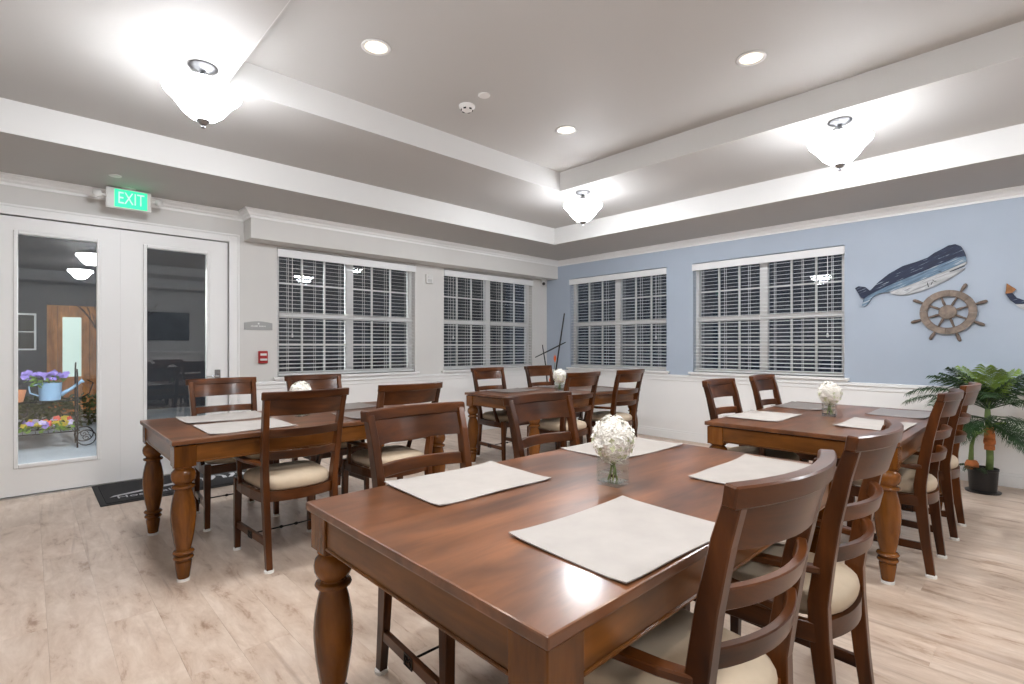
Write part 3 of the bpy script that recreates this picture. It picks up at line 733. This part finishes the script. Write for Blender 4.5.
placemat(-4.37, -4.0, 4.55, 5.05, 'grey brown placemat on the corner table, right window side', 'mat_grey')
placemat(-3.74, -3.37, 4.52, 5.02, 'grey brown placemat on the corner table, right near side', 'mat_grey')

# ------------------------------------------------------------------ flower vases
def make_bloom():
    mbw, mbg = MB(), MB(); rnd = random.Random(3)
    N_ = 330
    for k in range(N_):
        zz = 1 - 2 * (k + .5) / N_; a = k * 2.39996; r = math.sqrt(1 - zz * zz)
        lump = 1 + .06 * math.sin(5 * a) + rnd.uniform(-.07, .05)
        n = Vector((r * math.cos(a), r * math.sin(a), zz))
        c = Vector((n.x * .078, n.y * .078, n.z * .088)) * lump
        n = (n + Vector((rnd.uniform(-.5, .5), rnd.uniform(-.5, .5), rnd.uniform(-.4, .4)))).normalized()
        u = n.orthogonal().normalized(); v = n.cross(u); s0 = rnd.uniform(.010, .0145); tw = rnd.random() * 6
        tgt = mbg if (zz < .1 and rnd.random() < .16) else mbw
        for q in range(4):
            an = tw + q * PI / 2; d = u * math.cos(an) + v * math.sin(an); p = v * math.cos(an) - u * math.sin(an)
            tgt.add([c, c + d * s0 * .6 + p * s0 * .45 + n * .003, c + d * s0 * 1.15 + n * .0015, c + d * s0 * .6 - p * s0 * .45 + n * .003], [(0, 1, 2, 3)])
    core = MB().lathe([(0, -.078), (.04, -.066), (.066, -.03), (.07, 0), (.064, .035), (.038, .066), (0, .076)], 16)
    mbw.add(core.v, core.f)
    return mbw.mesh('bloom', smooth=False), mbg.mesh('green_petals')
BLM, BLG = make_bloom()
def vase(x, y, label, rz=.0):
    t = thing('flower_vase', label, 'vase', (x, y, THT + .0005), rz, 'cube vases with white flowers')
    s, hgt, w_ = .043, .098, .004
    g = MB()
    g.box(-s, s, -s, s, 0, .012)
    g.box(-s, -s + w_, -s, s, .012, hgt); g.box(s - w_, s, -s, s, .012, hgt); g.box(-s + w_, s - w_, -s, -s + w_, .012, hgt); g.box(-s + w_, s - w_, s - w_, s, .012, hgt)
    g.build('glass_cube', 'vase_glass', t)
    MB().box(-s + w_, s - w_, -s + w_, s - w_, .0125, .045).build('water', 'water', t)
    for k in range(5):
        a = k * 1.3
        MB().tube([(.018 * math.cos(a), .018 * math.sin(a), .014), (.006 * math.cos(a + 1), .006 * math.sin(a + 1), .07), (.004, 0, .125)], .003, 5).build('stem', 'stem', t)
    MB().lathe([(0, -.008), (.008, -.004), (.008, .004), (0, .008)], 8).build('pebble', 'bark', t, (.004, -.006, .030))
    b = link('bloom', BLM, 'petal', t, (.0, 0, .164)); b.scale = (.90, .90, .90); link('green_petals', BLG, 'petal_g', b)
    lf = MB()
    for k in range(4):
        a = k * PI / 2 + .4; d = Vector((math.cos(a), math.sin(a), 0)); p = Vector((-d.y, d.x, 0)); c = Vector((0, 0, .07))
        lf.add([c, c + d * .022 + p * .012 + Vector((0, 0, .012)), c + d * .036 + Vector((0, 0, .006)), c + d * .022 - p * .012 + Vector((0, 0, .012))], [(0, 1, 2, 3)])
    lf.build('inner_petals', 'petal', t)
vase(-1.10, 1.545, 'white hydrangea in a glass cube on the foreground table', .1)
vase(-3.71, 1.42, 'white hydrangea in a glass cube on the left table', .2)
vase(-3.83, 4.36, 'white hydrangea in a glass cube on the corner table', .0)
vase(-1.105, 4.19, 'white hydrangea in a glass cube on the blue wall table', .15)

# ------------------------------------------------------------------ wall art on the blue wall
def wall_poly(poly, n0, n1, mat, name, parent, org, **k):
    return MB().prism(poly, lambda a, b: (a - org[0], -n0, b - org[2]), lambda a, b: (a - org[0], -n1, b - org[2])).build(name, mat, parent, **k)
def px(cx, cy):   # crop pixel (850,230 / 5.70) of the photograph -> wall coordinates at build time
    X_, Y_ = 850 + cx / 5.70, 230 + cy / 5.70
    ya = math.radians(46.62); f = 511.2; tt = (X_ - 512) / f
    dx, dy = -math.sin(ya) + math.cos(ya) * tt, math.cos(ya) + math.sin(ya) * tt
    s_ = (YR - .03) / dy
    return dx * s_, CAM_H - (Y_ - 346.4) * s_ / f
WORG = px(350, 270)
wh = thing('whale_plaque', 'navy and white wooden whale hanging on the blue wall', 'wall art', (WORG[0], YR, WORG[1]))
worg = (WORG[0], 0, WORG[1])
back = [(600, 80), (632, 93), (652, 125), (660, 148)]
b1 = [(660, 148), (600, 160), (450, 222), (250, 302), (160, 345), (100, 375), (78, 392)]
top = [(62, 385), (45, 358), (28, 332), (48, 320), (85, 325), (112, 346), (126, 334), (160, 298), (220, 250), (300, 205), (380, 180), (440, 158), (480, 130), (520, 110), (560, 88)]
b2 = [(664, 178), (560, 226), (400, 290), (230, 352), (185, 356), (150, 366), (124, 386)]
tailb = [(98, 426), (80, 438), (66, 432), (74, 405)]
belly = [(568, 240), (655, 213), (650, 222), (610, 250), (560, 282), (480, 320), (400, 350), (330, 368), (275, 371), (235, 364)]
lip = [(664, 178), (664, 190), (655, 197), (568, 236)]
wall_poly([px(*p) for p in back + b1[1:] + top], .004, .032, 'navy', 'back_board', wh, worg, bevel=.003)
wall_poly([px(*p) for p in [b1[0]] + b2 + tailb + [(78, 392)] + b1[1:-1][::-1]], .004, .029, 'midblue', 'side_board', wh, worg, bevel=.002)
wall_poly([px(*p) for p in [b2[0]] + lip[1:] + belly + b2[1:4][::-1]], .004, .026, 'belly', 'belly_board', wh, worg, bevel=.002)
for ln in ([(568, 238), (610, 222), (655, 205)], [(470, 285), (480, 292), (492, 292)], [(505, 240), (513, 235), (522, 240)], [(440, 300), (448, 325)], [(470, 295), (462, 312)]):
    MB().tube([(px(*p)[0] - worg[0], -.030, px(*p)[1] - worg[2]) for p in ln], .003, 6).build('carved_line', 'black', wh)

wc = px(556, 468)
sw = thing('ship_wheel', 'driftwood ship wheel hanging below the wooden whale', 'wall art', (wc[0], YR, wc[1]))
def ring_part(r0, r1, n0, n1, n=40):
    m_ = MB(); rg_ = []
    for j in range(n):
        a = 2 * PI * j / n; c, s_ = math.cos(a), math.sin(a)
        rg_.append([(r0 * c, -n0, r0 * s_), (r1 * c, -n0, r1 * s_), (r1 * c, -n1, r1 * s_), (r0 * c, -n1, r0 * s_)])
    m_.rings(rg_ + [rg_[0]], True, False); return m_
for k in range(8):     # rim made of eight butt-jointed segments
    m_ = MB(); rg_ = []
    for j in range(7):
        a = math.radians(18 + 22.5 + 45 * k) + (math.radians(45) - .012) * j / 6; c, s_ = math.cos(a), math.sin(a)
        rg_.append([(.158 * c, -.010, .158 * s_), (.212 * c, -.010, .212 * s_), (.212 * c, -.036, .212 * s_), (.158 * c, -.036, .158 * s_)])
    m_.rings(rg_).build('rim_segment', 'drift', sw)
ring_part(.150, .160, .014, .030).build('inner_ring', 'drift_d', sw)
hb = MB()
hb.rings([[(r * math.cos(2 * PI * j / 28), -n_, r * math.sin(2 * PI * j / 28)) for j in range(28)] for r, n_ in ((.068, .008), (.068, .036), (.060, .042), (.03, .044))]).build('hub', 'drift', sw)
for k in range(8):
    a = math.radians(18 + 45 * k); c, s_ = math.cos(a), math.sin(a); P = lambda r: (r * c, -.022, r * s_)
    MB().tube([P(.06), P(.09), P(.125), P(.156)], [.009, .012, .009, .010], 8).build('spoke', 'drift_d', sw, smooth=True)
    if k != 2: MB().tube([P(.205), P(.222), P(.235), P(.262), P(.285), P(.296)], [.010, .010, .013, .016, .014, .007], 8).build('handle', 'drift_d', sw, smooth=True)

# anchor at the frame edge: curved arm with brown fluke, navy upper and white lower band
AX = px(1090, 420)
an = thing('anchor_plaque', 'navy and white wooden anchor with brown tips on the blue wall', 'wall art', (AX[0], YR, AX[1]))
AO = (0, 0, 0)
def ap(pts, s_): return [(s_ * (px(*p)[0] - AX[0]), px(*p)[1] - AX[1]) for p in pts]
for s_ in (1, -1):
    wall_poly(ap([(893, 303), (947, 337), (925, 358), (885, 362), (890, 330)], s_), .004, .028, 'rust', 'fluke', an, AO, bevel=.002)
    wall_poly(ap([(885, 363), (925, 359), (950, 385), (992, 400), (1060, 405), (1060, 421), (942, 421), (912, 398)], s_), .004, .026, 'navy', 'arm', an, AO, bevel=.002)
    wall_poly(ap([(942, 422), (1089, 422), (1089, 470), (1030, 464), (985, 452), (960, 438)], s_), .004, .024, 'belly', 'arm_band', an, AO, bevel=.002)
wall_poly([(-.035, -.002), (.035, -.002), (.028, .46), (-.028, .46)], .004, .026, 'navy', 'shank', an, AO, bevel=.002)
wall_poly([(-.085, .37), (.085, .37), (.085, .41), (-.085, .41)], .004, .032, 'rust', 'stock', an, AO, bevel=.002)
ring_part(.030, .052, .006, .024, 24).build('ring', 'navy', an, (0, 0, .505))

# ------------------------------------------------------------------ potted palm
pm = thing('potted_palm', 'green palm with orange wrapped trunk in black pot by the wall', 'plant', (-.42, 6.06, 0))
MB().lathe([(0, 0), (.118, 0), (.122, .012), (.112, .016), (0, .016)], 28).build('saucer', 'pot', pm, smooth=True, smooth_angle=.6)
MB().lathe([(0, .012), (.092, .012), (.102, .19), (.106, .195), (.106, .21), (.098, .212), (.094, .185), (0, .185)], 28).build('pot', 'pot', pm, smooth=True, smooth_angle=.6)
MB().lathe([(0, .186), (.093, .186), (.06, .198), (0, .203)], 20).build('soil', 'soil', pm, smooth=True)
MB().tube([(.04, 0, .17), (.045, 0, .30), (.04, .0, .50), (.03, 0, .66), (.03, 0, .76)], [.026, .025, .024, .022, .016], 12).build('trunk', 'stem', pm, smooth=True)
for z0, r in ((.395, .036), (.445, .041), (.495, .038), (.540, .034)):
    MB().lathe([(.03, -.02), (r * .95, -.022), (r, .0), (r * .92, .026), (.03, .03)], 10, (.042, 0, z0)).build('trunk_wrap', 'coir', pm, smooth=True)
MB().tube([(-.065, -.04, .17), (-.075, -.045, .28), (-.07, -.05, .40), (-.05, -.05, .50)], [.022, .019, .015, .010], 10).build('trunk', 'stem', pm, smooth=True)
MB().lathe([(.02, 0), (.046, .005), (.048, .05), (.036, .075), (.02, .08)], 9, (-.07, -.042, .195)).build('trunk_wrap', 'coir', pm, smooth=True)
rnd = random.Random(11)
def frond(parent, base, az, elev, length, droop, mat, width=.15, nl=34):
    b = Vector(base); d = Vector((math.cos(az), math.sin(az), 0)); pts = []
    el = elev; p = b.copy(); st = length / 14
    for k in range(15):
        pts.append(p.copy()); p = p + (d * math.cos(el) + Vector((0, 0, math.sin(el)))) * st; el -= droop / 14 * (.5 + k / 14)
    m_ = MB().tube(pts, [.0055 * (1 - .75 * k / 14) for k in range(15)], 5)
    side = Vector((-d.y, d.x, 0))
    for k in range(nl):
        u = .16 + .83 * k / (nl - 1); fi = u * 14; i = min(int(fi), 13); c = pts[i].lerp(pts[i + 1], fi - i)
        tg = (pts[i + 1] - pts[i]).normalized()
        ln = width * (math.sin(PI * (.18 + .74 * u)) ** .7) * rnd.uniform(.85, 1.1)
        for s_ in (-1, 1):
            dr = (side * s_ * .80 + tg * .62 + Vector((0, 0, -.10 + rnd.uniform(-.12, .12)))).normalized()
            wv = tg * .0062
            mid = c + dr * ln * .5 + Vector((0, 0, .010)); tip = c + dr * ln + Vector((0, 0, -.22 * ln))
            m_.add([c - wv * .5, mid - wv, tip, mid + wv, c + wv * .5], [(0, 1, 3, 4), (1, 2, 3)])
    for i_, v in enumerate(m_.v):      # leaves press against the wall instead of passing through it
        if v[1] > .355: m_.v[i_] = (v[0], .355 + (v[1] - .355) * .02, v[2])
    return m_.build('frond', mat, parent)
for az, el, ln, dr in ((3.5, .75, .62, 1.5), (4.1, .55, .60, 1.3), (4.8, .75, .56, 1.3), (5.5, .55, .60, 1.3), (6.1, .8, .62, 1.5), (.3, .45, .62, 1.25), (2.9, .45, .64, 1.2), (2.5, .9, .56, 1.3), (.8, 1.0, .5, 1.1),
                       (5.0, 1.25, .42, .7), (3.8, 1.2, .46, .8), (5.8, 1.15, .46, .9), (4.4, .05, .52, .9), (5.3, -.05, .50, .8), (6.0, .1, .56, .9), (3.3, .1, .50, .8), (4.5, .95, .50, 1.2), (5.2, .30, .56, 1.0), (3.9, .25, .56, 1.0), (.1, .95, .52, 1.2), (3.1, 1.05, .50, 1.2), (5.6, -.3, .40, .6), (4.0, -.3, .36, .6), (4.7, 1.4, .40, .5), (2.6, 1.3, .42, .7), (.6, 1.3, .40, .7), (3.4, 1.15, .44, 1.0)):
    frond(pm, (.03, 0, .72 if el > .3 else .64), az, el, ln, dr, 'leaf_y' if el > 1.22 else 'leaf', .17)
for az, el, ln, dr in ((3.2, .6, .30, 1.2), (4.0, .9, .30, 1.1), (4.9, .7, .28, 1.2), (5.8, 1.0, .26, .9), (2.2, 1.0, .26, 1.0)):
    frond(pm, (-.05, -.05, .47), az, el, ln, dr, 'leaf' if az < 4.5 else 'leaf_y', .10, 18)
for az in (3.0, 4.2, 5.2): frond(pm, (-.04, -.04, .19), az, .6, .16, 1.6, 'leaf', .05, 10)

# ------------------------------------------------------------------ tall stick arrangement in the corner
ya = math.radians(46.62); RX, RY = math.cos(ya), math.sin(ya)
ar = thing('stick_arrangement', 'black crossed sticks with orange flowers standing in the far corner', 'decoration', (-5.33, 5.84, 0))
MB().lathe([(0, 0), (.10, 0), (.105, .01), (.125, .20), (.115, .38), (.075, .52), (.065, .58), (.075, .61), (.065, .61), (.055, .57), (0, .55)], 24).build('floor_vase', 'black', ar, smooth=True, smooth_angle=.7)
def lat(l, z, dp=0): return (l * RX - dp * RY, l * RY + dp * RX, z)
MB().tube([lat(.02, .45), lat(.10, .95), lat(.225, 1.78)], [.013, .012, .009], 8).build('stick', 'stick', ar)
MB().tube([lat(-.225, 1.10, .02), lat(.01, 1.215, .02), lat(.245, 1.335, .02)], [.007, .010, .008], 8).build('stick', 'stick', ar)
MB().tube([lat(-.02, .45), lat(-.06, .95), lat(-.115, 1.295)], [.011, .010, .007], 8).build('stick', 'stick', ar)
for l, z, sz, hh in ((.08, 1.08, .028, .13), (.02, .745, .04, .13), (-.03, .66, .035, .09)):
    f = MB()
    for k in range(5):
        a = k * 1.257; c, s_ = math.cos(a), math.sin(a)
        b0 = Vector(lat(l, z - hh / 2))
        f.add([b0, b0 + Vector((c * sz * .8, s_ * sz * .8, hh * .45)), b0 + Vector((c * sz * .45, s_ * sz * .45, hh)), b0 + Vector((c * sz * .2 - s_ * sz * .6, s_ * sz * .2 + c * sz * .6, hh * .5))], [(0, 1, 2, 3)])
    f.build('flower', 'orange', ar)
    MB().tube([lat(0, .5), lat(l * .6, (.5 + z) / 2), lat(l, z - hh / 2)], .004, 5).build('flower_stem', 'stem', ar)

# ------------------------------------------------------------------ behind the camera (seen mirrored in the door glass)
fp = thing('fireplace', 'white mantel fireplace on the wall behind the viewer', 'fireplace', (XE, 2.5, 0))
MB().box(-.22, 0, -.75, -.50, 0, 1.08).build('pilaster', 'white', fp, bevel=.006); MB().box(-.22, 0, .50, .75, 0, 1.08).build('pilaster', 'white', fp, bevel=.006)
MB().box(-.22, 0, -.50, .50, .80, 1.08).build('frieze', 'white', fp, bevel=.006); MB().box(-.30, 0, -.85, .85, 1.08, 1.15).build('mantel_shelf', 'white', fp, bevel=.01)
MB().box(-.06, 0, -.50, .50, 0, .80).build('firebox', 'black', fp)
tv = thing('wall_screen', 'dark framed screen above the mantel behind the viewer', 'screen', (XE, 2.5, 1.42))
MB().box(-.04, 0, -.55, .55, 0, .72).build('frame', 'black', tv, bevel=.004); MB().box(-.043, -.04, -.53, .53, .02, .70).build('display', 'screen', tv)

# ------------------------------------------------------------------ outside: patio, planter, hedge, tree, building
struct(MB().box(-20, XL - TH, -12, 14, -.15, -.05).build('patio_ground', 'concrete'))
struct(MB().box(XL - TH - 5, 12, YR + TH, 16, -.16, -.052).build('lawn_ground', 'hedge'))
bl = thing('building', 'grey building with cedar entrance across the patio', 'building', (-13.0, 0, -.05))
MB().box(-.4, 0, -10, 12, 0, 4.0).build('facade_wall', 'facade', bl)
for k in range(6):
    y0 = .245 + .155 * k
    if 1 <= k <= 3: MB().box(0, .05, y0, y0 + .150, 1.98, 2.10).build('cedar_board', 'cedar', bl)
    else: MB().box(0, .05, y0, y0 + .150, .0, 2.10).build('cedar_board', 'cedar', bl)
dr_ = MB().box(0, .045, .40, .86, .0, 1.98).build('glazed_door', 'cedar', bl); MB().box(.045, .05, .465, .74, .74, 1.88).build('lit_pane', 'lit_pane', dr_)
wn = MB().box(0, .06, -.75, .10, 1.25, 1.93).build('window', 'white', bl)
for i in range(3):
    for j in range(2): MB().box(.06, .065, -.72 + i * .27, -.72 + i * .27 + .25, 1.28 + j * .315, 1.28 + j * .315 + .30).build('pane', 'night_pane', wn)
pl = thing('patio_fill_lamp', 'added unseen wall lamp lighting the patio beside the cedar entrance', 'lamp', (-12.95, -1.6, 2.1))  # unseen lamp added to light the far side of the patio
MB().box(0, .04, -.06, .06, -.12, .12).build('backplate', 'black', pl); MB().lathe([(0, -.09), (.06, -.08), (.07, .08), (0, .09)], 12).build('shade', plain('lamp_glass', (.9, .8, .6), .4, emit=(1, .82, .55), estr=60), pl, (.11, 0, 0))
p2 = thing('patio_fill_lamp', 'added wall lamp lighting the patio above the glass doors, out of view', 'lamp', (XL - TH, .62, 2.75))  # unseen lamp added to brighten the patio and flower cart
MB().box(-.04, 0, -.06, .06, -.10, .10).build('backplate', 'black', p2); MB().lathe([(0, -.09), (.06, -.08), (.07, .08), (0, .09)], 12).build('shade', plain('lamp_glass_b', (.9, .85, .7), .4, emit=(.95, .97, 1), estr=620), p2, (-.11, 0, 0))
# hedge along the patio edge
hd = thing('hedge', 'low dark green hedge at the far edge of the patio', 'hedge', (-11.2, .5, -.05))
m_ = MB(); rnd = random.Random(5)
for k in range(1900):
    p = Vector((rnd.uniform(-.35, .35), rnd.uniform(-2.6, .55), rnd.uniform(.02, .50)))
    a, b = rnd.random() * 6.3, rnd.uniform(-1, 1); u = Vector((math.cos(a), math.sin(a), b)).normalized() * .05; v = u.orthogonal().normalized() * .028
    m_.add([p - u, p + v, p + u, p - v], [(0, 1, 2, 3)])
hl = m_.build('foliage', 'hedge', hd); hl['kind'] = 'stuff'
# bare tree
tr = thing('bare_tree', 'thin bare dark tree on the patio seen through the door', 'tree', (-10.7, 1.05, -.05))
def branch(mb, p, d, ln, r, depth):
    q = p + d * ln; mb.tube([p, p.lerp(q, .5) + Vector((rnd.uniform(-.03, .03), rnd.uniform(-.03, .03), 0)), q], [r, r * .85, r * .65], 6)
    if depth:
        for k in range(3):
            nd = (d + Vector((rnd.uniform(-.6, .6), rnd.uniform(-.7, .7), rnd.uniform(.0, .5)))).normalized(); branch(mb, p.lerp(q, .55 + .2 * k), nd, ln * .62, r * .55, depth - 1)
tm_ = MB(); branch(tm_, Vector((0, 0, 0)), Vector((.02, 0, 1)), 1.15, .035, 0); tm_.build('trunk', 'bark', tr, smooth=True)
for k in range(3):
    tm_ = MB(); branch(tm_, Vector((0, 0, .95 + .08 * k)), Vector((rnd.uniform(-.2, .2), (-.35, .05, .4)[k], 1)).normalized(), .62, .020, 3); tm_.build('branch', 'bark', tr)
# wrought iron planter cart
ct = thing('planter_cart', 'wrought iron flower cart on the patio outside the doors', 'plant stand', (-8.95, .12, -.05))
W = lambda m__, nm='frame', mat='iron': m__.build(nm, mat, ct, smooth=True)
for y in (-.30, .34):
    m_ = MB(); m_.tube([(.22, y, 0), (.22, y, .50), (.20, y, .95), (.12, y, 1.02)], .009, 6); W(m_, 'upright')
    m_ = MB(); m_.tube([(-.22, y, 0), (-.22, y, .60), (-.20, y, 1.02), (-.12, y, 1.10)], .009, 6); W(m_, 'upright')
for z in (.22, .62):
    m_ = MB(); m_.tube([(.22, -.36, z), (.22, .36, z), (-.22, .36, z), (-.22, -.36, z), (.22, -.36, z)], .008, 6); W(m_, 'shelf_rim')
    for k in range(6):
        m_ = MB(); m_.tube([(.22, -.30 + .12 * k, z), (-.22, -.30 + .12 * k, z)], .004, 5); W(m_, 'shelf_wire')
for y in (.43,):
    for x in (-.20, .20):
        m_ = MB(); m_.tube([(x + 0, y + .10 * math.cos(a * PI / 8), .12 + .10 * math.sin(a * PI / 8)) for a in range(17)], .007, 6); W(m_, 'wheel')
        m_ = MB(); m_.tube([(x, y + .05 * math.cos(a * PI / 4) * (1 - a / 14), .12 + .05 * math.sin(a * PI / 4) * (1 - a / 14)) for a in range(13)], .005, 5); W(m_, 'wheel_scroll')
m_ = MB(); m_.tube([(.2, .34, .62), (.2, .46, .70), (.2, .50, .84), (.2, .44, .88)], .008, 6); W(m_, 'scroll_handle')
def flower_clump(nm, label, x, y, z, sx, sy, sz, mats, n, cat='flowers'):
    t = thing(nm, label, cat, (x, y, z))
    lf = MB(); fl = {q: MB() for q in mats}
    for k in range(n * 2):
        p = Vector((rnd.uniform(-sx, sx), rnd.uniform(-sy, sy), rnd.uniform(.0, sz * .8))); u = Vector((rnd.uniform(-1, 1), rnd.uniform(-1, 1), rnd.uniform(-.2, 1))).normalized() * .04; v = u.orthogonal().normalized() * .02
        lf.add([p - u, p + v, p + u, p - v], [(0, 1, 2, 3)])
    lo_ = lf.build('leaves', 'lime', t); lo_['kind'] = 'stuff'
    for k in range(n):
        q = mats[int((k / n) * len(mats))]; p = Vector((rnd.uniform(-sx, sx), rnd.uniform(-sy, sy), sz * rnd.uniform(.55, 1.05))); a0 = rnd.random() * 6
        nrm = Vector((rnd.uniform(.1, 1), rnd.uniform(-.6, .6), rnd.uniform(.2, 1))).normalized(); u = nrm.orthogonal().normalized(); v = nrm.cross(u)
        for c in range(5):
            a = a0 + c * 1.257; d = u * math.cos(a) + v * math.sin(a); e_ = v * math.cos(a) - u * math.sin(a)
            fl[q].add([p, p + d * .028 + e_ * .022, p + d * .046, p + d * .028 - e_ * .022], [(0, 1, 2, 3)])
    for q in mats: fl[q].build('petals', q, t)['kind'] = 'stuff'
    return t
wcn = thing('watering_can', 'pale blue watering can used as planter on the flower cart', 'watering can', (-8.93, .20, .575))
MB().lathe([(0, 0), (.105, 0), (.118, .22), (.122, .225), (.112, .225), (.10, .18), (0, .18)], 20).build('can_body', 'blue_can', wcn, smooth=True, smooth_angle=.7)
MB().tube([(0, .10, .06), (0, .20, .13), (0, .30, .22), (0, .33, .24)], [.028, .02, .017, .03], 8).build('spout', 'blue_can', wcn, smooth=True)
MB().tube([(0, -.11, .06), (0, -.19, .10), (0, -.20, .18), (0, -.11, .21)], .010, 6).build('handle', 'blue_can', wcn, smooth=True)
flower_clump('petunia', 'purple petunias growing out of the pale blue watering can', -8.93, .16, .76, .14, .20, .17, ['purple'], 26, 'flowers')
tpot = thing('clay_pot', 'small terracotta pot beside the blue watering can', 'pot', (-8.86, -.12, .575))
MB().lathe([(0, 0), (.07, 0), (.095, .12), (.10, .15), (.09, .15), (.08, .12), (0, .12)], 18).build('pot_body', 'terracotta', tpot, smooth=True, smooth_angle=.7)
flower_clump('pansy_bed', 'mixed pansies on the lower shelf of the flower cart', -8.95, .05, .18, .20, .38, .13, ['redp', 'lilac', 'yellow', 'purple', 'yellow'], 46, 'flowers')
